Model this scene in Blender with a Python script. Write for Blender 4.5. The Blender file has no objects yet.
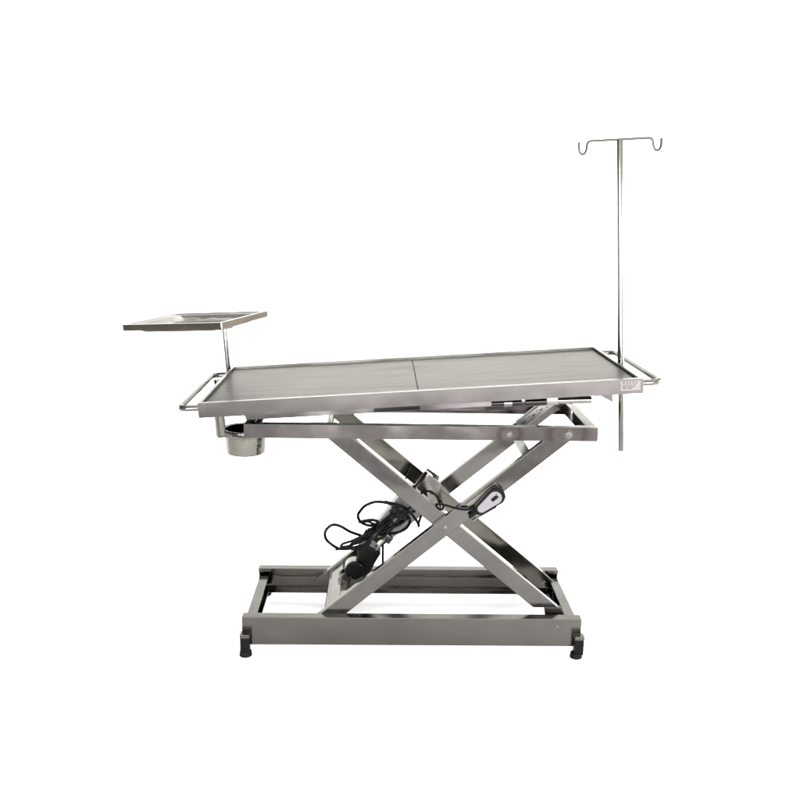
import bpy, bmesh, math, random
from mathutils import Vector, Matrix
SC = bpy.context.scene
COL = SC.collection
R = math.radians

# ------------------------------------------------------------------ camera
cam_d = bpy.data.cameras.new("camera")
cam = bpy.data.objects.new("camera", cam_d)
COL.objects.link(cam)
YAW, PITCH, ROLL = 0.0224, 0.2078, 0.0162
CP = Vector((-0.1186, -2.9229, 1.4054))
_fw = Vector((math.sin(YAW)*math.cos(PITCH), math.cos(YAW)*math.cos(PITCH), -math.sin(PITCH)))
_r0 = Vector((math.cos(YAW), -math.sin(YAW), 0)); _u0 = _r0.cross(_fw)
_r = _r0*math.cos(ROLL)+_u0*math.sin(ROLL); _u = _u0*math.cos(ROLL)-_r0*math.sin(ROLL)
M = Matrix(((_r.x, _u.x, -_fw.x, CP.x), (_r.y, _u.y, -_fw.y, CP.y), (_r.z, _u.z, -_fw.z, CP.z), (0, 0, 0, 1)))
cam.matrix_world = M
cam_d.sensor_width = 36.0
cam_d.lens = 36.0*915.33/800.0
cam_d.clip_start = 0.05; cam_d.clip_end = 100
SC.camera = cam

# ------------------------------------------------------------------ made-up world light and added fill lamps
world = bpy.data.worlds.new("World"); SC.world = world; world.use_nodes = True
nt = world.node_tree; nt.nodes.clear()
out = nt.nodes.new("ShaderNodeOutputWorld"); bg = nt.nodes.new("ShaderNodeBackground")
tc = nt.nodes.new("ShaderNodeTexCoord"); sp = nt.nodes.new("ShaderNodeSeparateXYZ")
nt.links.new(tc.outputs["Generated"], sp.inputs[0])
def ramp(nt, src, stops, interp='LINEAR'):
    n = nt.nodes.new("ShaderNodeValToRGB"); n.color_ramp.interpolation = interp
    e = n.color_ramp.elements
    while len(e) < len(stops): e.new(0.5)
    for el, (p, c) in zip(e, stops):
        el.position = p; el.color = (c if isinstance(c, tuple) else (c, c, c))+(1,)
    nt.links.new(src, n.inputs[0]); return n
def mth(nt, op, a, b=None):
    n = nt.nodes.new("ShaderNodeMath"); n.operation = op
    for i, v in enumerate((a, b)):
        if v is None: continue
        if isinstance(v, (int, float)): n.inputs[i].default_value = v
        else: nt.links.new(v, n.inputs[i])
    return n.outputs[0]
# made-up surroundings for reflections: brightest at the horizon, darker to the left
zr = ramp(nt, mth(nt, 'MULTIPLY_ADD', sp.outputs[2], 0.5), [(0, .72), (.47, .75), (.53, .9), (.75, .85), (1, .8)])
nt.nodes[-2].inputs[2].default_value = .5
xr = ramp(nt, mth(nt, 'MULTIPLY_ADD', sp.outputs[0], 0.5), [(0, .22), (.28, .5), (.42, .95), (.5, .85), (.75, 1.15), (1, 1.1)])
nt.nodes[-2].inputs[2].default_value = .5
st = mth(nt, 'MULTIPLY', mth(nt, 'MULTIPLY', zr.outputs[0], xr.outputs[0]), 1.35)
bg.inputs[0].default_value = (1.0, .985, .965, 1)
nt.links.new(st, bg.inputs[1]); nt.links.new(bg.outputs[0], out.inputs[0])

def area(name, loc, tgt, sx, sy, power):
    d = bpy.data.lights.new(name, 'AREA'); d.shape = 'RECTANGLE'; d.size = sx; d.size_y = sy; d.energy = power
    o = bpy.data.objects.new(name, d); COL.objects.link(o); o.location = loc
    o.rotation_euler = (Vector(tgt)-Vector(loc)).to_track_quat('-Z', 'Y').to_euler(); return o
area("fill_overhead", (0.2, 0.2, 3.6), (0.2, 0.2, 0), 4.5, 4.5, 45)  # unseen fill lamp added above for floor light and highlights
area("fill_backdrop", (0, 1.2, 3.4), (0, 4.2, 1.0), 5.0, 1.0, 18)  # unseen fill added to whiten the backdrop
area("fill_front", (-0.1, -3.7, 0.85), (0, 0.2, 0.1), 5.5, 1.3, 215)  # unseen low fill added to clear the shade under the table
area("fill_right", (3.4, 0.2, 1.1), (0, 0.2, 0), 2.2, 1.2, 95)  # unseen fill added to brighten right sides and the floor
area("fill_left", (-3.6, 1.6, 0.8), (0, 0.2, 0), 1.0, 1.0, 30)  # weak unseen fill added from the left
SC.view_settings.view_transform = 'Standard'; SC.view_settings.look = 'None'
SC.view_settings.exposure = 1.05; SC.view_settings.gamma = 1

# ------------------------------------------------------------------ materials
def new_mat(name):
    m = bpy.data.materials.new(name); m.use_nodes = True
    return m, m.node_tree, m.node_tree.nodes["Principled BSDF"]
def plain(name, c, rough, metal=0.0, bump=0.0, scale=200, vary=0.15):
    m, nt, b = new_mat(name)
    b.inputs["Metallic"].default_value = metal
    b.inputs["Specular IOR Level"].default_value = .07
    tc = nt.nodes.new("ShaderNodeTexCoord"); n = nt.nodes.new("ShaderNodeTexNoise")
    n.inputs["Scale"].default_value = scale*.2; n.inputs["Detail"].default_value = 4
    nt.links.new(tc.outputs["Object"], n.inputs["Vector"])
    r = ramp(nt, n.outputs[0], [(.3, tuple(v*(1-vary) for v in c)), (.7, tuple(min(1, v*(1+vary)) for v in c))])
    nt.links.new(r.outputs[0], b.inputs["Base Color"])
    rr = ramp(nt, n.outputs[0], [(.3, rough*.8), (.7, min(1, rough*1.2))])
    nt.links.new(rr.outputs[0], b.inputs["Roughness"])
    if bump:
        n2 = nt.nodes.new("ShaderNodeTexNoise"); n2.inputs["Scale"].default_value = scale
        nt.links.new(tc.outputs["Object"], n2.inputs["Vector"])
        bp = nt.nodes.new("ShaderNodeBump"); bp.inputs["Strength"].default_value = bump; bp.inputs["Distance"].default_value = .001
        nt.links.new(n2.outputs[0], bp.inputs["Height"]); nt.links.new(bp.outputs[0], b.inputs["Normal"])
    return m
def steel(name, c, rough, brush=(1, 1, 1), strength=.25, wave=.0, stain=.25, scale=60, tint=None, heat=(), edge=.8, dist=.0004):
    """brushed or polished stainless: fine grain stretched along the sheet, faint smudges, slow waviness of thin sheet"""
    m, nt, b = new_mat(name)
    c = tuple(v*.86 for v in c)
    b.inputs["Metallic"].default_value = 1.0
    b.inputs["Specular Tint"].default_value = (edge, edge, edge*.97, 1)
    tc = nt.nodes.new("ShaderNodeTexCoord"); mp = nt.nodes.new("ShaderNodeMapping")
    mp.inputs["Scale"].default_value = brush
    nt.links.new(tc.outputs["Object"], mp.inputs[0])
    g = nt.nodes.new("ShaderNodeTexNoise"); g.inputs["Scale"].default_value = scale; g.inputs["Detail"].default_value = 5
    nt.links.new(mp.outputs[0], g.inputs["Vector"])
    s = nt.nodes.new("ShaderNodeTexNoise"); s.inputs["Scale"].default_value = 5; s.inputs["Detail"].default_value = 3; s.inputs["Roughness"].default_value = .5
    nt.links.new(tc.outputs["Object"], s.inputs["Vector"])
    mix = mth(nt, 'ADD', mth(nt, 'MULTIPLY', g.outputs[0], .3), mth(nt, 'MULTIPLY', s.outputs[0], .7))
    t2 = tint or c
    col = ramp(nt, mix, [(.36, tuple(v*(1-stain) for v in t2)), (.5, c), (.66, tuple(min(1, v*(1+stain)) for v in c))])
    src = col.outputs[0]
    for (hx, hz, hr, hc) in heat:           # heat tint rings round welds: object-space, real discolouration
        vd = nt.nodes.new("ShaderNodeVectorMath"); vd.operation = 'DISTANCE'
        av = nt.nodes.new("ShaderNodeVectorMath"); av.operation = 'MULTIPLY'; av.inputs[1].default_value = (1, 0, 1)
        wob = nt.nodes.new("ShaderNodeVectorMath"); wob.operation = 'MULTIPLY_ADD'
        nt.links.new(s.outputs["Color"], wob.inputs[0]); wob.inputs[1].default_value = (.05, 0, .05); nt.links.new(tc.outputs["Object"], wob.inputs[2])
        nt.links.new(wob.outputs[0], av.inputs[0])
        nt.links.new(av.outputs[0], vd.inputs[0]); vd.inputs[1].default_value = (hx+.025, 0, hz+.025)
        hrmp = ramp(nt, mth(nt, 'DIVIDE', vd.outputs["Value"], hr), [(0, 0.0), (.45, .15), (.62, .85), (.8, .5), (1, 0.0)])
        mx = nt.nodes.new("ShaderNodeMixRGB"); nt.links.new(hrmp.outputs[0], mx.inputs[0])
        nt.links.new(src, mx.inputs[1]); mx.inputs[2].default_value = hc+(1,); src = mx.outputs[0]
    nt.links.new(src, b.inputs["Base Color"])
    rr = ramp(nt, mix, [(.35, rough*.7), (.65, rough*1.3)])
    nt.links.new(rr.outputs[0], b.inputs["Roughness"])
    b1 = nt.nodes.new("ShaderNodeBump"); b1.inputs["Strength"].default_value = strength; b1.inputs["Distance"].default_value = dist
    nt.links.new(g.outputs[0], b1.inputs["Height"])
    if wave:
        w = nt.nodes.new("ShaderNodeTexNoise"); w.inputs["Scale"].default_value = 9; w.inputs["Detail"].default_value = 1
        nt.links.new(tc.outputs["Object"], w.inputs["Vector"])
        b2 = nt.nodes.new("ShaderNodeBump"); b2.inputs["Strength"].default_value = wave; b2.inputs["Distance"].default_value = .004
        nt.links.new(w.outputs[0], b2.inputs["Height"]); nt.links.new(b2.outputs[0], b1.inputs["Normal"])
    nt.links.new(b1.outputs[0], b.inputs["Normal"])
    return m

ST_FACE = steel("brushed_steel_warm", (.0485, .0448, .0438), .22, (1.5, 20, 20), .10, .28, .12)
ST_RIM_LIT = steel("rim_steel_lit", (.165, .163, .150), .28, (1.5, 20, 20), .1, .2, .10, edge=.9)  # lit copy of the tabletop steel, brightness put into the colour
ST_BEAM = steel("steel_beam", (.088, .0805, .079), .16, (1.5, 20, 20), .05, .8, .16,
                heat=((.279, .728, .045, (.045, .034, .033)), (.461, .728, .085, (.04, .034, .030))))
ST_RAIL = steel("steel_rail", (.083, .079, .073), .17, (1.2, 20, 20), .06, .6, .10)
ST_ARM = steel("steel_arm", (.086, .0825, .0785), .14, (2, 20, 2), .04, .7, .12, scale=20)
ST_INNER = steel("polished_steel_arm", (.088, .084, .074), .15, (2, 20, 2), .03, .8, .12, scale=20)
ST_TUBE = steel("polished_tube", (.145, .14, .13), .14, (20, 20, 2), .05, .1, .10)
ST_WIRE = steel("hook_wire", (.065, .064, .060), .2, (2, 20, 20), .05, .1, .10, edge=.6)
ST_HANDLE = steel("handle_tube", (.125, .122, .112), .14, (20, 2, 20), .05, .1, .10, edge=.7)
ST_BOLT = steel("bolt_steel", (.14, .134, .124), .2, (10, 10, 10), .05, 0, .12)
ST_TRAY = steel("tray_steel", (.175, .158, .132), .13, (2, 12, 12), .08, .8, .22, edge=.3)  # low edge tint keeps the tray underside dark
ST_PAN_LIT = steel("tray_steel_lit", (.25, .245, .225), .12, (3, 12, 3), .05, .8, .15, edge=.95)  # lit copy of the tray steel, bright reflection put into the colour
ST_GUN = steel("dark_tube_steel", (.022, .021, .020), .2, (2, 20, 20), .05, .5, .3)  # darker steel tone for the tilt actuator and control box
ST_BUCKET = steel("bucket_steel", (.115, .112, .098), .06, (14, 14, .2), .5, 1.0, .10, scale=4, dist=.006)
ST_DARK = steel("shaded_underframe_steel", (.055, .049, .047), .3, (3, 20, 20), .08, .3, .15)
RUBBER = plain("black_rubber", (.0012, .0012, .0012), .5, 0, .2)
PLASTIC = plain("black_plastic", (.0012, .0012, .0011), .35, 0, .1)
CORD = plain("black_cord", (.0012, .0012, .0012), .5, 0, .1)
KEYPAD = plain("pale_keypad", (.125, .118, .128), .45, 0, .0, vary=.04)
STICKER = plain("pale_label", (.150, .138, .141), .5, 0, 0, vary=.04)
INK = plain("ink", (.015, .009, .011), .6)
GREYPL = plain("grey_casing", (.11, .107, .101), .35, .6, .05, vary=.08)
HOLE = plain("slot_shadow_plate", (.02, .018, .018), .5)
WHITE = plain("white_studio_paper", (.93, .93, .93), .9, vary=.004)

def mat_grid():
    """perforated steel mat: rows of tiny slots"""
    m, nt, b = new_mat("perforated_steel_mat")
    b.inputs["Specular Tint"].default_value = (.55, .545, .53, 1)
    b.inputs["Metallic"].default_value = 1.0
    tc = nt.nodes.new("ShaderNodeTexCoord"); s = nt.nodes.new("ShaderNodeSeparateXYZ")
    nt.links.new(tc.outputs["Object"], s.inputs[0])
    px, py = .020, .026
    row = mth(nt, 'FLOOR', mth(nt, 'DIVIDE', s.outputs[1], py))
    off = mth(nt, 'MULTIPLY', mth(nt, 'MODULO', mth(nt, 'ABSOLUTE', row), 2.0), .5)
    fx = mth(nt, 'ABSOLUTE', mth(nt, 'SUBTRACT', mth(nt, 'FRACT', mth(nt, 'ADD', mth(nt, 'DIVIDE', s.outputs[0], px), off)), .5))
    fy = mth(nt, 'ABSOLUTE', mth(nt, 'SUBTRACT', mth(nt, 'FRACT', mth(nt, 'DIVIDE', s.outputs[1], py)), .5))
    hole = mth(nt, 'MULTIPLY', mth(nt, 'LESS_THAN', fx, .40), mth(nt, 'LESS_THAN', fy, .22))
    n = nt.nodes.new("ShaderNodeTexNoise"); n.inputs["Scale"].default_value = 5; n.inputs["Detail"].default_value = 6
    mp = nt.nodes.new("ShaderNodeMapping"); mp.inputs["Scale"].default_value = (.8, 5, 1)
    nt.links.new(tc.outputs["Object"], mp.inputs[0]); nt.links.new(mp.outputs[0], n.inputs["Vector"])
    base = ramp(nt, n.outputs[0], [(.32, (.095, .090, .082)), (.5, (.14, .136, .127)), (.7, (.185, .181, .169))])
    mx = nt.nodes.new("ShaderNodeMixRGB"); nt.links.new(mth(nt, 'MULTIPLY', hole, mth(nt, 'MULTIPLY', n.outputs[0], 1.35)), mx.inputs[0])
    nt.links.new(base.outputs[0], mx.inputs[1]); mx.inputs[2].default_value = (.08, .08, .075, 1)
    nt.links.new(mx.outputs[0], b.inputs["Base Color"])
    b.inputs["Roughness"].default_value = .34
    bp = nt.nodes.new("ShaderNodeBump"); bp.inputs["Strength"].default_value = .35; bp.inputs["Distance"].default_value = .001
    bp.invert = True
    nt.links.new(hole, bp.inputs["Height"]); nt.links.new(bp.outputs[0], b.inputs["Normal"])
    return m
ST_MAT = mat_grid()

# ------------------------------------------------------------------ mesh helpers
def add_box(bm, c, s, bev=.0012, rot=None):
    """box centred at c, size s, optionally rotated"""
    t = bmesh.new(); bmesh.ops.create_cube(t, size=1)
    bmesh.ops.scale(t, vec=s, verts=t.verts)
    if bev:
        bmesh.ops.bevel(t, geom=t.edges[:], offset=min(bev, min(s)*.3), segments=2, affect='EDGES', profile=.5)
    m = Matrix.Translation(c)
    if rot is not None: m = m @ rot.to_4x4()
    bmesh.ops.transform(t, matrix=m, verts=t.verts)
    merge(bm, t)
def merge(bm, t):
    me = bpy.data.meshes.new("tmp"); t.to_mesh(me); t.free(); bm.from_mesh(me); bpy.data.meshes.remove(me)
def add_cyl(bm, a, b, r, r2=None, n=32, bev=.001):
    a = Vector(a); b = Vector(b); L = (b-a).length
    t = bmesh.new(); bmesh.ops.create_cone(t, cap_ends=True, segments=n, radius1=r, radius2=r if r2 is None else r2, depth=L)
    if bev:
        es = [e for e in t.edges if any(len(f.verts) > 4 for f in e.link_faces)]
        bmesh.ops.bevel(t, geom=es, offset=bev, segments=2, affect='EDGES', profile=.5)
    q = (b-a).to_track_quat('Z', 'Y').to_matrix().to_4x4()
    bmesh.ops.transform(t, matrix=Matrix.Translation((a+b)/2) @ q, verts=t.verts)
    merge(bm, t)
def add_prism(bm, pts, y0, y1, bev=.0015):
    """polygon in XZ extruded along Y"""
    t = bmesh.new()
    f = t.faces.new([t.verts.new((x, y0, z)) for x, z in pts])
    r = bmesh.ops.extrude_face_region(t, geom=[f])
    bmesh.ops.translate(t, vec=(0, y1-y0, 0), verts=[v for v in r['geom'] if isinstance(v, bmesh.types.BMVert)])
    bmesh.ops.recalc_face_normals(t, faces=t.faces)
    if bev: bmesh.ops.bevel(t, geom=t.edges[:], offset=bev, segments=2, affect='EDGES', profile=.5)
    merge(bm, t)
def add_profile_x(bm, prof, x0, x1, bev=.0008):
    """closed YZ profile extruded along X"""
    t = bmesh.new()
    f = t.faces.new([t.verts.new((x0, y, z)) for y, z in prof])
    r = bmesh.ops.extrude_face_region(t, geom=[f])
    bmesh.ops.translate(t, vec=(x1-x0, 0, 0), verts=[v for v in r['geom'] if isinstance(v, bmesh.types.BMVert)])
    bmesh.ops.recalc_face_normals(t, faces=t.faces)
    if bev: bmesh.ops.bevel(t, geom=t.edges[:], offset=bev, segments=2, affect='EDGES', profile=.5)
    merge(bm, t)
def smooth_path(pts, sub=6):
    P = [Vector(p) for p in pts]; P = [P[0]*2-P[1]]+P+[P[-1]*2-P[-2]]; o = []
    for i in range(1, len(P)-2):
        for k in range(sub):
            t = k/sub; a, b, c, d = P[i-1], P[i], P[i+1], P[i+2]
            o.append(.5*((2*b)+(c-a)*t+(2*a-5*b+4*c-d)*t*t+(-a+3*b-3*c+d)*t**3))
    o.append(P[-2]); return o
def add_tube(bm, path, r, n=14, cap=True):
    path = [Vector(p) for p in path]; rings = []
    up = None
    for i, p in enumerate(path):
        d = (path[min(i+1, len(path)-1)]-path[max(i-1, 0)]).normalized()
        if up is None:
            up = d.orthogonal().normalized()
        up = (up-d*up.dot(d)).normalized(); s = d.cross(up)
        rings.append([bm.verts.new(p+(up*math.cos(2*math.pi*k/n)+s*math.sin(2*math.pi*k/n))*r) for k in range(n)])
    for a, b in zip(rings, rings[1:]):
        for k in range(n): bm.faces.new((a[k], a[(k+1) % n], b[(k+1) % n], b[k]))
    if cap: bm.faces.new(rings[0][::-1]); bm.faces.new(rings[-1])
def fillet(pts, rad, n=8):
    """round the inner corners of a polyline"""
    P = [Vector(p) for p in pts]; o = [P[0]]
    for i in range(1, len(P)-1):
        a = (P[i-1]-P[i]).normalized(); b = (P[i+1]-P[i]).normalized()
        s, e = P[i]+a*rad, P[i]+b*rad
        for k in range(n+1):
            t = k/n; o.append(s*(1-t)**2+P[i]*2*t*(1-t)+e*t*t)
    o.append(P[-1]); return o
def add_lathe(bm, prof, c=(0, 0, 0), n=48):
    rings = []
    for r, z in prof:
        if r < 1e-6: rings.append([bm.verts.new((c[0], c[1], c[2]+z))])
        else: rings.append([bm.verts.new((c[0]+r*math.cos(2*math.pi*k/n), c[1]+r*math.sin(2*math.pi*k/n), c[2]+z)) for k in range(n)])
    for a, b in zip(rings, rings[1:]):
        for k in range(n):
            k2 = (k+1) % n
            if len(a) == 1: bm.faces.new((a[0], b[k], b[k2])) if len(b) > 1 else None
            elif len(b) == 1: bm.faces.new((a[k], a[k2], b[0]))
            else: bm.faces.new((a[k], a[k2], b[k2], b[k]))
def obj(name, bm, mat, parent=None, smooth=True, label=None):
    bmesh.ops.recalc_face_normals(bm, faces=bm.faces)
    me = bpy.data.meshes.new(name); bm.to_mesh(me); bm.free()
    o = bpy.data.objects.new(name, me); COL.objects.link(o); me.materials.append(mat)
    if smooth:
        for p in me.polygons: p.use_smooth = True
        me.set_sharp_from_angle(angle=R(50))
        w = o.modifiers.new("weighted", 'WEIGHTED_NORMAL'); w.keep_sharp = True; w.weight = 100
    if parent is not None: o.parent = parent
    if label: o["label"] = label
    return o
def thing(name, label, cat, loc=(0, 0, 0), rot=(0, 0, 0), group=None):
    o = bpy.data.objects.new(name, None); COL.objects.link(o)
    o.location = loc; o.rotation_euler = rot; o["label"] = label; o["category"] = cat
    o.empty_display_size = .05
    if group: o["group"] = group
    return o
def copy_part(o, parent, loc=None, mirror_y=False):
    """a copy of a part with its sub-parts"""
    c = o.copy(); COL.objects.link(c); c.parent = parent
    if loc is not None: c.location = loc
    if mirror_y: c.scale = (1, -1, 1)
    for ch in [x for x in bpy.data.objects if x.parent == o]:
        g = ch.copy(); COL.objects.link(g); g.parent = c
    return c
B = bmesh.new

# ------------------------------------------------------------------ setting: seamless white paper
def sweep():
    bm = B()
    prof = [(-1.9, 0), (2.4, 0)]
    for k in range(1, 17):
        a = k/16*math.pi/2
        prof.append((2.4+1.4*math.sin(a), 1.4*(1-math.cos(a))))
    prof.append((3.8, 5.0))
    xs = [-5.5, 5.5]
    rows = [[bm.verts.new((x, y, z)) for x in xs] for y, z in prof]
    for a, b in zip(rows, rows[1:]): bm.faces.new((a[0], a[1], b[1], b[0]))
    o = obj("backdrop", bm, WHITE, None, True)
    o["kind"] = "structure"
    return o
sweep()

# ------------------------------------------------------------------ the operating table
TILT = 0.0694
TO = Vector((-.65*math.cos(TILT), 0, .8381))          # front-left top corner line of the tilted top
TR = Matrix.Rotation(-TILT, 4, 'Y')
def tl(x, y, z): return TO+(TR @ Vector((x, y, z)))
table = thing("operating_table", "long stainless steel veterinary operating table with tilted top on crossed scissor legs", "operating table")
def tilted(o):
    o.location = TO; o.rotation_euler = (0, -TILT, 0); return o

# top: rim box with recess
HD = .3154; TH = .0437
bm = B()
rx, ry = .010, .018
def rim_profile(bm):
    L, D = 1.3, HD
    loops = [(0, 0, -TH), (0, 0, 0), (rx, ry, 0), (rx, ry, -.013)]
    vs = []
    for ix, iy, z in loops:
        vs.append([bm.verts.new(v) for v in ((ix, -D+iy, z), (L-ix, -D+iy, z), (L-ix, D-iy, z), (ix, D-iy, z))])
    for a, b in zip(vs, vs[1:]):
        for k in range(4): bm.faces.new((a[k], a[(k+1) % 4], b[(k+1) % 4], b[k]))
    # folded lip below and the pan underneath
    inn = [bm.verts.new(v) for v in ((.02, -D+.02, -TH), (L-.02, -D+.02, -TH), (L-.02, D-.02, -TH), (.02, D-.02, -TH))]
    inn2 = [bm.verts.new((v.co.x, v.co.y, -.030)) for v in inn]
    for k in range(4):
        bm.faces.new((vs[0][k], inn[k], inn[(k+1) % 4], vs[0][(k+1) % 4]))
        bm.faces.new((inn[k], inn2[k], inn2[(k+1) % 4], inn[(k+1) % 4]))
    bm.faces.new(inn2); bm.faces.new(vs[-1])
rim_profile(bm)
bmesh.ops.bevel(bm, geom=[e for e in bm.edges if e.calc_length() > .02 and len(e.link_faces) == 2 and e.calc_face_angle(0) > .5 and max(v.co.z for v in e.verts) > -.001],
                offset=.0018, segments=3, affect='EDGES', profile=.5)
top = tilted(obj("tabletop", bm, ST_FACE, table))
top.data.materials.append(ST_RIM_LIT)  # upward and rear inner faces get the paler copy, as if reflecting the backdrop
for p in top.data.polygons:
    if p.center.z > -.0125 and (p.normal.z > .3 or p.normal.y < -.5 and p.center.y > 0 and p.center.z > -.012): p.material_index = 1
for x0, x1 in ((rx+.0002, .6420), (.6460, 1.3-rx-.003)):
    bm = B(); add_box(bm, ((x0+x1)/2, -.0012, -.010), (x1-x0, 2*(HD-ry)-.0035, .003), .0006)
    o = obj("perforated_mat", bm, ST_MAT, top)
bm = B(); add_box(bm, (.644, -.0012, -.0093), (.0036, 2*(HD-ry)-.004, .0022), 0); obj("mat_seam_shade", bm, RUBBER, top)  # black strip laid in the seam gap, painting in its shade
bm = B(); add_cyl(bm, (.10, -.02, -.03), (.10, -.02, -.09), .022); add_cyl(bm, (.10, -.02, -.088), (.10, -.02, -.112), .016)
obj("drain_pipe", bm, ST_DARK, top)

# rating label on the front edge
bm = B(); add_box(bm, (1.2615, -HD-.0006, -.0195), (.058, .0012, .028), .0003)
lab = obj("rating_label", bm, STICKER, top, label="small pale rating label with rows of tiny dark print")
random.seed(5)
bm = B()
def ink(x, z, w, h): add_box(bm, (x, -HD-.00135, z), (w, .0004, h), 0)
for i in range(5):                                   # large top line: five square characters
    x = 1.2425+i*.0092; z = -.0105; w = .0052
    for dz in (.0022, .0, -.0022): ink(x, z+dz, w*random.uniform(.6, 1), .0007)
    ink(x-random.uniform(-.001, .001), z, .0007, .0056); ink(x+random.choice((-.002, .002)), z-.001, .0006, .003)
for j, (z, n) in enumerate(((-.0175, 17), (-.0225, 15), (-.0275, 12))):
    x = 1.2365
    for i in range(n):
        w = random.uniform(.0012, .0022)
        if random.random() > .12: ink(x+w/2, z, w, .0022 if j else .0016)
        x += w+.0007
obj("print", bm, INK, lab)

# handles
def handle(x, s, ya, yb):
    bm = B()
    p = fillet([(x, ya, -.024), (x+s*.068, ya, -.024), (x+s*.068, yb, -.024), (x, yb, -.024)], .03)
    add_tube(bm, p, .0096, 18)
    return tilted(obj("push_handle", bm, ST_HANDLE, table))
handle(.002, -1, -.262, .288); handle(1.298, 1, -.262, .300)
def socket(x, y, z0, z1, r=.0135):
    bm = B(); add_cyl(bm, (x, y, z0), (x, y, z1), r, n=32); return tilted(obj("pole_socket", bm, ST_TUBE, table))
socket(-.022, .135, -.05, -.012, .012)
socket(.038, -.20, -.127, -.0445, .0155)
bm = B(); add_cyl(bm, (.038, -.20, -.1275), (.038, -.20, -.131), .013)
tilted(obj("socket_cap", bm, RUBBER, table))
bm = B(); add_prism(bm, [(.107, -.0445), (.125, -.0445), (.123, -.135), (.108, -.135)], .05, .053)
tilted(obj("bucket_hanger", bm, ST_DARK, table))

# frame welded below the top
def under_rail(y, x1):
    bm = B()
    add_profile_x(bm, [(y-.0125, -.0448), (y+.0125, -.0448), (y+.0125, -.0725), (y-.0125, -.0725)], .125, x1)
    return tilted(obj("under_rail", bm, ST_BEAM, table))
under_rail(-.235, .862); under_rail(.20, 1.205)
for x in (.135, .55, 1.19):
    bm = B(); add_box(bm, (x, -.018, -.056), (.022, .408, .020))
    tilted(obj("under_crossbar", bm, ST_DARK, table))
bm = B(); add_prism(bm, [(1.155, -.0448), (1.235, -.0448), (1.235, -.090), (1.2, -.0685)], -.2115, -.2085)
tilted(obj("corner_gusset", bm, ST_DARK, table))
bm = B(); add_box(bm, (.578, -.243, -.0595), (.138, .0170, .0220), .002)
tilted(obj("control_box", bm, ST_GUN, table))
# slim tilt actuator lying under the top
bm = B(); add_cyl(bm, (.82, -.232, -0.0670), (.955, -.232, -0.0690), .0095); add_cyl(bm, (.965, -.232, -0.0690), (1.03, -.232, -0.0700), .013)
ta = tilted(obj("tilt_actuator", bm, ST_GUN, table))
bm = B(); add_cyl(bm, (.90, -.232, -0.0680), (.925, -.232, -0.0680), .0125); obj("actuator_collar", bm, ST_TUBE, ta)
bm = B()
add_box(bm, (1.045, -.232, -0.0680), (.035, .03, .024), .002); add_cyl(bm, (1.062, -.232, -0.0700), (1.165, -.232, -0.0730), .0105)
add_cyl(bm, (1.10, -.232, -0.0710), (1.108, -.232, -0.0710), .0125)
obj("actuator_rod", bm, ST_TUBE, ta)

# level upper frame
UZ, UH, UX0, UX1, UY = .7508, .0432, -.533, .5535, .2015
def c_channel(y, d, z1, h, w=.032, t=.003, lip=0.0):
    """C profile with web at y opening toward d"""
    z0 = z1-h; i = y+d*t; e = y+d*w
    return [(y, z0), (y, z1), (e, z1), (e, z1-t-lip), (e-d*t, z1-t-lip), (e-d*t, z1-t), (i, z1-t), (i, z0+t), (e, z0+t), (e, z0)] if lip else \
           [(y, z0), (y, z1), (e, z1), (e, z1-t), (i, z1-t), (i, z0+t), (e, z0+t), (e, z0)]
for d in (1, -1):
    bm = B(); add_profile_x(bm, c_channel(-UY*d, d, UZ, UH), UX0, UX1)
    ub = obj("upper_beam", bm, ST_BEAM, table)
    for x, r in ((.279, .0085), (.461, .012)):
        bm = B(); y = -UY*d
        add_cyl(bm, (x, y-d*.0002, .729), (x, y-d*.002, .729), r*1.45, n=32, bev=.0005)
        obj('washer', bm, ST_DARK, ub); bm = B()
        add_cyl(bm, (x, y-d*.002, .729), (x, y-d*.009, .729), r, n=6, bev=.0008)
        add_cyl(bm, (x, y-d*.009, .729), (x, y-d*.012, .729), r*.5, n=24, bev=.0008)
        obj("hex_bolt", bm, ST_BOLT, ub)
def end_channel(name, x, d, z1, h, y0, y1, w, mat, t=.003):
    bm = B(); z0 = z1-h
    prof = [(x, z0), (x, z1), (x+d*w, z1), (x+d*w, z1-t), (x+d*t, z1-t), (x+d*t, z0+t), (x+d*w, z0+t), (x+d*w, z0)]
    add_prism(bm, prof, y0, y1, .0008); return obj(name, bm, mat, table)
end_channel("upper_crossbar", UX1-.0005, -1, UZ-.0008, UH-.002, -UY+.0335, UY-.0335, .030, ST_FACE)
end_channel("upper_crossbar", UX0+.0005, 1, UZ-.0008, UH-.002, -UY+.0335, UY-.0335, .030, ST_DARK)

# base frame
BX0, BX1, BY, BZ, BH = -.5486, .5345, .2173, .1255, .094
def base_rail(d):
    bm = B(); y = -BY*d
    add_profile_x(bm, c_channel(y, d, BZ, BH, w=.034, t=.003, lip=.010), BX0, BX1, .0012)
    # roller track: thin angle welded to the inside of the web
    yt = y+d*.0032
    add_profile_x(bm, [(yt, .088), (yt, .085), (yt+d*.012, .085), (yt+d*.012, .078), (yt+d*.0145, .078), (yt+d*.0145, .088)], BX0+.05, BX1-.05, .0006)
    add_box(bm, (BX0+.0012, y+d*.014, BZ-BH/2-.001), (.0022, .022, BH-.008), 0)
    add_box(bm, (BX1-.0012, y+d*.014, BZ-BH/2-.001), (.0022, .022, BH-.008), 0)
    o = obj("base_rail", bm, ST_RAIL, table)
    bm = B(); add_cyl(bm, (.458, y+d*.0005, .1), (.458, y-d*.0018, .1), .0042, n=20, bev=.0008)
    obj("rivet", bm, ST_BOLT, o)
    return o
base_rail(1); base_rail(-1)
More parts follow.
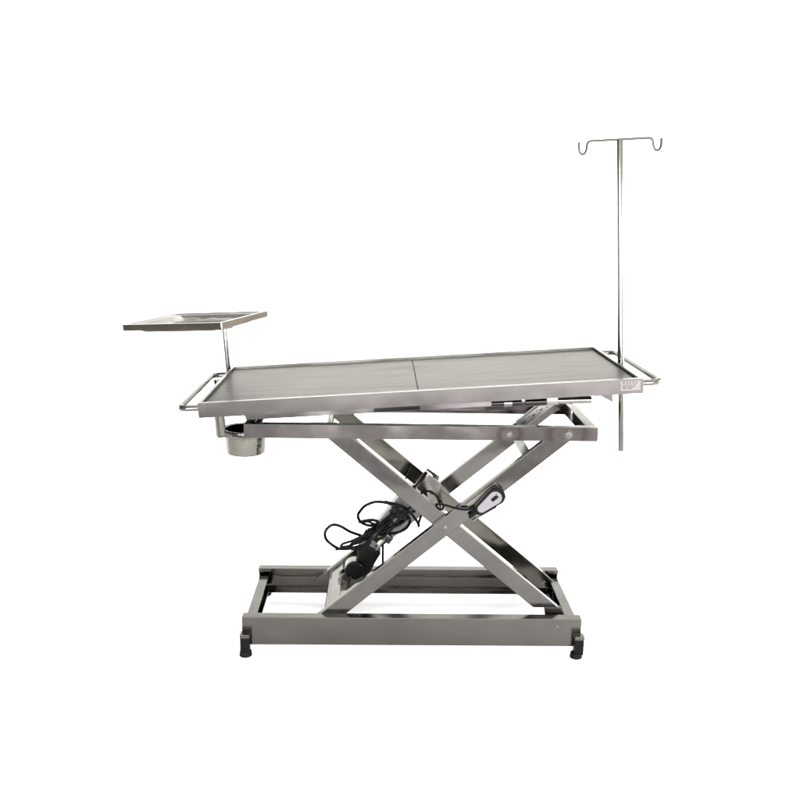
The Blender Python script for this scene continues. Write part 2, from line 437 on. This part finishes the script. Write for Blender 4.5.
def base_cross(xa, xb, d):
    bm = B(); t = .003; z0, z1 = .046, .104
    x = xa; prof = [(x, z0), (x, z1), (xb, z1), (xb, z1-t), (x+d*t, z1-t), (x+d*t, z0+t), (xb, z0+t), (xb, z0)]
    add_prism(bm, prof, -BY+.0185, BY-.0185, .0008)
    return obj("base_crossbar", bm, ST_ARM, table)
base_cross(-.542, -.510, 1); base_cross(.5285, .497, -1)
def foot(x, y, px=0, py=0, tall=True, part="leveling_foot"):
    bm = B()
    add_box(bm, (x, y, .0415), (.0290, .0290, .051), .002)
    f = obj(part, bm, RUBBER, table)
    bm = B(); add_cyl(bm, (x+px, y+py, .004), (x+px, y+py, .021), .0205, .0180, 32, .002); add_cyl(bm, (x+px, y+py, .0165), (x+px, y+py, .030), .008, n=20)
    obj("foot_pad", bm, RUBBER, f)
    bm = B(); add_box(bm, (x, y, .0735), (.0305, .0305, .0125), .0012)
    obj("foot_socket", bm, ST_RAIL, f)
    return f
foot(-.5365, -.2342, .001, 0); foot(.5245, -.2342, -.006, 0)
foot(-.5290, .2342, 0, 0); foot(.5150, .2342, 0, 0)

# scissor arms
AW = .0265
def arm_poly(jx, jz, sl, xa, xb, cut_lo=None, cut_hi=None):
    """bar through the joint with slope sl between x=xa and x=xb, ends cut level"""
    L = math.hypot(1, sl); dv = AW*L
    up = lambda x: jz+(x-jx)*sl+dv
    dn = lambda x: jz+(x-jx)*sl-dv
    inv_u = lambda z: jx+(z-dv-jz)/sl
    inv_d = lambda z: jx+(z+dv-jz)/sl
    return up, dn, inv_u, inv_d
def arm(name, sl, ztop, zbot, y0, y1, mat, bolts):
    up, dn, iu, idn = arm_poly(.092, .4205, sl, 0, 0)
    pts = [(iu(ztop), ztop), (idn(ztop), ztop), (idn(zbot), zbot), (iu(zbot), zbot)]
    bm = B(); add_prism(bm, pts, y0, y1, .002)
    o = obj(name, bm, mat, table)
    for (x, z, r) in bolts:
        bm = B(); add_cyl(bm, (x, y0+.0004, z), (x, y0-.003, z), r, n=24, bev=.001); add_cyl(bm, (x, y0-.003, z), (x, y0-.0055, z), r*.55, n=6, bev=.0006)
        obj("pivot_bolt", bm, ST_BOLT, o)
    return o
SL = .838
arm("scissor_arm", SL, .744, .088, -.186, -.161, ST_ARM, [(.092, .4205, .0062)])
arm("scissor_arm", SL, .744, .088, .161, .186, ST_ARM, [])
arm("scissor_arm", -SL, .744, .138, -.159, -.134, ST_ARM, [])
arm("scissor_arm", -SL, .744, .078, .134, .159, ST_INNER, [(.474, .1, .0068)])
for s in (-1, 1):
    bm = B(); add_prism(bm, [(.425, .137), (.478, .137), (.497, .1), (.487, .080), (.462, .080), (.430, .105)], s*.146-.009, s*.146+.009, .002)
    obj("arm_end_block", bm, ST_DARK, table)
def cross(a, r, y0=-.160, y1=.160, name="cross_shaft", mat=None):
    bm = B(); add_cyl(bm, (a[0], y0, a[1]), (a[0], y1, a[1]), r, n=32); return obj(name, bm, mat or ST_TUBE, table)
cross((.092, .4205), .011, -.16, .16)
cross((-.278, .722), .010, -.196, .196); cross((-.283, .105), .011, -.206, .206)
for (x, z) in ((-.283, .105), (-.278, .7265)):
    for s in (-1, 1):
        bm = B(); add_cyl(bm, (x, s*.1885, z), (x, s*.1975, z), .0155, n=32); obj("roller", bm, PLASTIC, table)
# flat cross plate joining the outer arms near the base, with the angled gusset above it
rotA = Matrix.Rotation(-math.atan(SL), 3, 'Y')
def tube_y(c, sx, sz, rot, name, mat, y0=-.160, y1=.160):
    bm = B(); add_box(bm, (c[0], (y0+y1)/2, c[1]), (sx, y1-y0, sz), .002, rot); return obj(name, bm, mat, table)
tube_y((-.252, .135), .052, .032, rotA, "cross_tube", ST_INNER)
tube_y((.352, .640), .030, .022, rotA, "cross_tube", ST_ARM)
tube_y((.048, .478), .045, .022, Matrix.Rotation(math.atan(SL), 3, 'Y'), "cross_tube", ST_ARM, -.1335, .1335)

# main lifting actuator
ax = Vector((.60, 0, .80)).normalized(); AC = Vector((-.045, -.01, .420))
rot = ax.to_track_quat('Z', 'Y').to_matrix()
bm = B(); add_box(bm, AC, (.062, .074, .175), .006, rot)
act = obj("lift_actuator", bm, GREYPL, table)
# collar, label plate and piston
bm = B(); add_box(bm, AC-ax*.102, (.066, .078, .028), .004, rot); obj("collar", bm, ST_BOLT, act)
bm = B(); add_box(bm, (-.112, -.054, .316), (.046, .006, .046), .002, rot); obj("type_plate", bm, ST_TUBE, act)
bm = B(); add_cyl(bm, AC+ax*.085, AC+ax*.155, .016); obj("piston_rod", bm, ST_TUBE, act)
bm = B()
add_prism(bm, [(-.186, .300), (-.160, .308), (-.108, .278), (-.128, .243), (-.150, .195), (-.176, .200), (-.186, .25)], -.050, .030, .006)
obj("gearbox", bm, PLASTIC, act)
bm = B(); add_cyl(bm, (-.199, -.052, .219), (-.199, -.008, .219), .031, n=40); mo = obj("motor", bm, ST_TUBE, act)
bm = B(); add_cyl(bm, (-.196, -.068, .222), (-.196, -.0525, .222), .0315, n=40, bev=.003)
obj("motor_cap", bm, PLASTIC, mo)
for x, z in ((-.176, .243), (-.209, .199)):
    bm = B(); add_cyl(bm, (x, -.0678, z), (x, -.0705, z), .0025, n=14, bev=.0006); obj("cap_screw", bm, ST_BOLT, mo)
bm = B()
for s in (-.03, .024):
    add_prism(bm, [(-.252, .18), (-.232, .198), (-.205, .175), (-.222, .135), (-.25, .135)], s, s+.004, .001)
add_cyl(bm, (-.232, -.034, .165), (-.232, .032, .165), .006)
obj("mounting_clevis", bm, ST_BOLT, act)
bm = B()
add_prism(bm, [(.005, .505), (.045, .548), (.085, .520), (.075, .470), (.035, .452)], .035, .039, .001)
add_prism(bm, [(.005, .505), (.045, .548), (.085, .520), (.075, .470), (.035, .452)], -.043, -.039, .001)
add_box(bm, (.046, 0, .502), (.03, .07, .03), .003, rot)
add_cyl(bm, (.038, -.049, .513), (.038, .045, .513), .009)
add_cyl(bm, (.062, -.048, .488), (.062, .045, .488), .006)
obj("upper_clevis", bm, ST_BOLT, act)

# perforated strut with the second actuator rod, right end
bd = Vector((.108, 0, .088)).normalized(); bc = Vector((.385, -.03, .758)); br = bd.to_track_quat('X', 'Y').to_matrix()
brot = Matrix(((bd.x, 0, -bd.z), (0, 1, 0), (bd.z, 0, bd.x)))
bm = B(); add_box(bm, bc, (.135, .030, .030), .003, brot); strut = obj("perforated_strut", bm, GREYPL, table)
bm = B()
nrm = Vector((-bd.z, 0, bd.x))
for i, (k, w) in enumerate(((-.048, .016), (-.022, .006), (-.008, .010), (.010, .006), (.022, .012), (.042, .006))):
    for q in ((0,) if i % 2 == 0 else (-.006, .006)):
        add_box(bm, bc+bd*k+nrm*q+Vector((0, -.0151, 0)), (w, .0012, .0045 if i % 2 == 0 else .003), .0004, brot)
obj("strut_slot", bm, HOLE, strut)
bm = B(); add_cyl(bm, bc-bd*.068, bc-bd*.125, .010); add_cyl(bm, bc-bd*.07, bc-bd*.082, .014); obj("strut_rod", bm, ST_TUBE, strut)
bm = B(); add_box(bm, bc+bd*.072+Vector((0, 0, .002)), (.03, .036, .026), .003, brot)
add_cyl(bm, bc+bd*.075+Vector((0, -.026, 0)), bc+bd*.075+Vector((0, .024, 0)), .008)
obj("strut_clevis", bm, ST_BOLT, strut)

# ------------------------------------------------------------------ bucket in its ring
bk = thing("bucket", "small round polished steel bucket hanging in a ring under the left end of the table", "bucket", (-.558, 0, .606))
bm = B()
add_lathe(bm, [(0, .0), (.056, 0), (.0605, .0015), (.063, .005), (.0672, .070), (.0672, .0815), (.069, .083), (.0655, .083), (.0652, .072), (.061, .006), (.0585, .003), (0, .003)], n=72)
obj("bucket_body", bm, ST_BUCKET, bk)
bm = B()
add_lathe(bm, [(.0685, .064), (.0795, .064), (.0808, .0655), (.0808, .0815), (.0795, .083), (.078, .083), (.0775, .0815), (.0775, .067), (.0685, .066), (.0685, .064)], n=72)
obj("support_ring", bm, ST_BUCKET, bk)

# ------------------------------------------------------------------ instrument tray
EX = Vector((math.cos(TILT), 0, math.sin(TILT)))
tray = thing("instrument_tray", "shallow rectangular steel tray raised on a thin post past the left end of the table", "tray",
             tl(-.014, .315, -.10), (0, -TILT, 0))
bm = B(); add_cyl(bm, (0, 0, 0), (0, 0, .242), .0090, n=28); obj("post", bm, ST_TUBE, tray)
def rrect(w, d, r, n=6):
    o = []
    for cx, cy, a0 in ((w/2-r, d/2-r, 0), (-w/2+r, d/2-r, 90), (-w/2+r, -d/2+r, 180), (w/2-r, -d/2+r, 270)):
        for k in range(n+1):
            a = R(a0+90*k/n); o.append((cx+r*math.cos(a), cy+r*math.sin(a)))
    return o
W, D = .388, .292
loops = [(.055, -.031, .03), (.040, -.031, .03), (.026, -.0205, .02), (.0012, -.0205, .003), (0, -.0195, .003), (0, -.0012, .003), (.0012, 0, .003), (.007, .0005, .004),
         (.009, -.0005, .006), (.011, -.004, .012), (.016, -.005, .02), (.022, -.008, .03), (.032, -.022, .035), (.046, -.0265, .035)]
bm = B(); rings = []
for ins, z, r in loops: rings.append([bm.verts.new((x, y, z)) for x, y in rrect(W-2*ins, D-2*ins, r)])
for a, b in zip(rings, rings[1:]):
    for k in range(len(a)): bm.faces.new((a[k], a[(k+1) % len(a)], b[(k+1) % len(a)], b[k]))
bm.faces.new(rings[0][::-1]); bm.faces.new(rings[-1])
pan = obj("tray_pan", bm, ST_TRAY, tray)
pan.data.materials.append(ST_PAN_LIT)  # upward faces get the paler copy of the same steel
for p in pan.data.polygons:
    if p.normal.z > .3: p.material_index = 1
def eul(a, b, c): return (Matrix.Rotation(a, 4, 'X') @ Matrix.Rotation(b, 4, 'Y') @ Matrix.Rotation(c, 4, 'Z'))
Mw = Matrix.Translation((-.745, .185, 1.027)) @ eul(-.003, -.087, -.402)
Mt = Matrix.Translation(tl(-.014, .315, -.10)) @ Matrix.Rotation(-TILT, 4, 'Y')
Ml = Mt.inverted() @ Mw
pan.location = Ml.to_translation(); pan.rotation_euler = Ml.to_euler()
bm = B(); add_box(bm, (0, 0, .239), (.06, .03, .004), .001); obj("tray_bracket", bm, ST_DARK, tray)

# ------------------------------------------------------------------ IV pole
iv = thing("iv_pole", "tall thin steel infusion pole with two hooks standing at the right end of the table", "iv pole",
           tl(1.3135, 0, -.305), (0, -TILT, 0))
bm = B(); add_cyl(bm, (0, 0, 0), (0, 0, .30), .0086, n=32); add_cyl(bm, (0, 0, .298), (0, 0, .998), .0101, n=32, bev=.002)
obj("pole", bm, ST_TUBE, iv)
bm = B(); X0 = 1.3135; Z0 = .305
hk = [(1.186, .693), (1.1865, .672), (1.190, .661), (1.198, .656), (1.206, .661), (1.210, .671), (1.212, .684), (1.217, .692), (1.226, .6945),
      (1.25, .6945), (1.29, .6945), (1.35, .6945), (1.40, .6945), (1.411, .692), (1.416, .684), (1.418, .671), (1.422, .661), (1.430, .656), (1.438, .661), (1.442, .672), (1.4425, .693)]
add_tube(bm, smooth_path([(x-X0, 0, z+Z0-.0015) for x, z in hk], 6), .0038, 14)
obj("hook_bar", bm, ST_WIRE, iv)

# ------------------------------------------------------------------ handset
hs = thing("hand_control", "pale grey and black hand control clipped on the front scissor arm with its cord", "remote control",
           (.221, -.192, .509), (0, -math.atan(.86), 0))
def capsule(r1, r2, L, n=14):
    o = []
    for k in range(n+1):
        a = R(-90+180*k/n); o.append((L/2+r2*math.cos(a), r2*math.sin(a)))
    for k in range(n+1):
        a = R(90+180*k/n); o.append((-L/2+r1*math.cos(a), r1*math.sin(a)))
    return o
bm = B(); add_prism(bm, capsule(.0175, .0290, .066), -.022, .0, .004); obj("casing", bm, PLASTIC, hs)
bm = B(); add_prism(bm, [(x+.001, z) for x, z in capsule(.0130, .0210, .054)], -.0245, -.0215, .001); face = obj("keypad", bm, KEYPAD, hs)
bm = B(); add_prism(bm, [(x+.026, z+.001) for x, z in capsule(.0055, .0055, .014)], -.0265, -.0243, .0006); obj("button", bm, PLASTIC, face)
bm = B(); add_box(bm, (.040, -.0246, .008), (.0045, .0006, .002), 0); add_box(bm, (.040, -.0246, -.005), (.003, .0006, .002), 0); obj("arrow_mark", bm, INK, face)
bm = B(); add_cyl(bm, (-.046, -.009, 0), (-.076, -.009, -.002), .0085, .0045, 20); obj("strain_relief", bm, PLASTIC, hs)
CABLES = {
    'c1': [(-0.171, -0.034, 0.332), (-0.212, -0.053, 0.354), (-0.241, -0.068, 0.377), (-0.267, -0.057, 0.379), (-0.287, -0.036, 0.36), (-0.296, -0.036, 0.342), (-0.291, -0.057, 0.329), (-0.274, -0.068, 0.316), (-0.252, -0.053, 0.296), (-0.23, -0.034, 0.286), (-0.206, -0.038, 0.291), (-0.172, -0.06, 0.31)] ,
    'c2': [(-0.16, -0.044, 0.339), (-0.177, -0.063, 0.34), (-0.206, -0.078, 0.331), (-0.236, -0.067, 0.316), (-0.24, -0.046, 0.298), (-0.212, -0.046, 0.303), (-0.189, -0.067, 0.323), (-0.156, -0.078, 0.342)] ,
    'c2b': [(-0.258, -0.067, 0.297), (-0.226, -0.086, 0.31), (-0.201, -0.081, 0.32), (-0.172, -0.06, 0.324), (-0.14, -0.053, 0.346)] ,
    'c3': [(-0.045, -0.044, 0.438), (-0.077, -0.063, 0.454), (-0.099, -0.078, 0.464), (-0.121, -0.067, 0.463), (-0.139, -0.046, 0.453), (-0.164, -0.046, 0.441), (-0.18, -0.067, 0.429), (-0.186, -0.078, 0.418), (-0.18, -0.063, 0.395), (-0.166, -0.044, 0.378), (-0.147, -0.048, 0.374), (-0.127, -0.07, 0.386), (-0.12, -0.077, 0.397), (-0.133, -0.059, 0.397), (-0.157, -0.042, 0.39), (-0.184, -0.052, 0.387)] ,
    'c3b': [(-0.176, -0.067, 0.393), (-0.153, -0.086, 0.401), (-0.133, -0.081, 0.39), (-0.117, -0.06, 0.37), (-0.1, -0.053, 0.357)] ,
    'c4': [(-0.12, -0.079, 0.368), (-0.11, -0.098, 0.401), (-0.082, -0.113, 0.43), (-0.05, -0.102, 0.433), (-0.023, -0.081, 0.418), (-0.016, -0.081, 0.401), (-0.027, -0.102, 0.387), (-0.052, -0.113, 0.376), (-0.081, -0.098, 0.365), (-0.113, -0.079, 0.36), (-0.133, -0.083, 0.371)] ,
    'c5': [(-0.126, -0.069, 0.359), (-0.104, -0.088, 0.39), (-0.081, -0.103, 0.413), (-0.057, -0.092, 0.427), (-0.027, -0.071, 0.428), (0.002, -0.071, 0.432)] ,
    'c5b': [(-0.133, -0.087, 0.363), (-0.104, -0.106, 0.383), (-0.075, -0.101, 0.392), (-0.048, -0.08, 0.4), (-0.022, -0.073, 0.41)] ,
    'c5c': [(-0.117, -0.097, 0.366), (-0.088, -0.116, 0.386), (-0.055, -0.111, 0.399), (-0.026, -0.09, 0.411)] ,
    'c5d': [(-0.123, -0.087, 0.376), (-0.114, -0.106, 0.4), (-0.098, -0.101, 0.409), (-0.078, -0.08, 0.408), (-0.084, -0.073, 0.389), (-0.104, -0.091, 0.378), (-0.12, -0.108, 0.37)] ,
    'c6': [(-0.098, -0.084, 0.469), (-0.079, -0.103, 0.47), (-0.047, -0.118, 0.466), (-0.025, -0.107, 0.45), (-0.01, -0.086, 0.428), (0.01, -0.086, 0.398), (0.012, -0.107, 0.395)] ,
    'c6b': [(0.011, -0.097, 0.398), (0.015, -0.116, 0.422), (0.02, -0.111, 0.434)] ,
    'c6c': [(-0.014, -0.097, 0.456), (-0.031, -0.116, 0.45), (-0.05, -0.111, 0.44)] ,
    'c8': [(-0.11, -0.034, 0.325), (-0.104, -0.053, 0.312), (-0.103, -0.068, 0.296), (-0.103, -0.057, 0.246)] ,
    'c10': [(0.034, 0.093, 0.564), (0.006, 0.074, 0.559), (-0.01, 0.079, 0.543), (-0.014, 0.1, 0.519), (-0.024, 0.107, 0.495), (-0.033, 0.089, 0.483)] ,
}
HANDSET_CORD = [(0.008, -0.11, 0.484), (0.017, -0.119, 0.5), (0.015, -0.128, 0.513), (0.031, -0.137, 0.523), (0.052, -0.146, 0.521), (0.072, -0.155, 0.503), (0.086, -0.164, 0.483), (0.078, -0.173, 0.474), (0.065, -0.182, 0.485), (0.062, -0.191, 0.497), (0.088, -0.2, 0.498), (0.126, -0.2, 0.487), (0.159, -0.2, 0.484), (0.179, -0.2, 0.492), (0.194, -0.2, 0.502)]

RI = (Matrix.Translation(hs.location) @ Matrix.Rotation(-math.atan(.86), 4, 'Y')).inverted()
bm = B(); add_tube(bm, [RI @ p for p in smooth_path(HANDSET_CORD, 8)], .0036, 10); obj("cord", bm, CORD, hs)
bm = B(); add_box(bm, (.218, -.1885, .510), (.115, .003, .060), .001, Matrix.Rotation(-math.atan(.80), 3, 'Y'))
add_box(bm, (.212, -.196, .470), (.09, .016, .003), .0008, Matrix.Rotation(-math.atan(.62), 3, 'Y'))
obj("handset_holder", bm, ST_BOLT, table)

# ------------------------------------------------------------------ tangled power cord
cb = thing("power_cord", "black power cord looped and tied over the lifting actuator between the legs", "cord", (-.12, -.06, .35))
CI = Matrix.Translation(cb.location).inverted()
bm = B()
for k, pts in CABLES.items():
    if k == 'c10': continue
    add_tube(bm, [CI @ p for p in smooth_path(pts, 8)], .0048 if k in ('c1', 'c3', 'c4', 'c6') else .0041, 10)
for (cx, cz, w, h, dy, ph) in ((-.058, -.022, .040, .016, -.028, .5), (-.052, -.012, .046, .012, -.034, .7), (-.06, -.03, .038, .012, -.022, .3), (.045, .062, .055, .014, -.048, .75), (.035, .05, .05, .020, -.040, .85), (.02, .03, .04, .012, -.052, .9)):
    loop = []
    for k in range(25):
        a = 2*math.pi*k/24
        u, v = w*math.cos(a), h*math.sin(a)
        loop.append((cx+u*math.cos(ph)-v*math.sin(ph), dy+.006*math.sin(2*a+cx*90), cz+u*math.sin(ph)+v*math.cos(ph)))
    add_tube(bm, loop, .0038, 10)
obj("cord", bm, CORD, cb)
bm = B(); add_box(bm, (.060, -.04, .088), (.048, .022, .026), .004, Matrix.Rotation(R(38), 3, 'Y')); add_cyl(bm, (.075, -.04, .075), (.09, -.04, .06), .006)
obj("plug", bm, PLASTIC, cb)
bm = B()
random.seed(2)
for i in range(7):
    c = Vector((-.045+i*.008, -.002+random.uniform(-.006, .006), -.008+i*.0055))
    add_tube(bm, [c+Vector((.013*math.cos(a)*.6, .016*math.sin(a), .017*math.cos(a))) for a in [k*math.pi/8 for k in range(17)]], .0041, 8)
obj("cord_coil", bm, CORD, cb)
bm = B(); add_tube(bm, smooth_path(CABLES['c10'][2:], 8), .0028, 10); obj("motor_lead", bm, CORD, table)
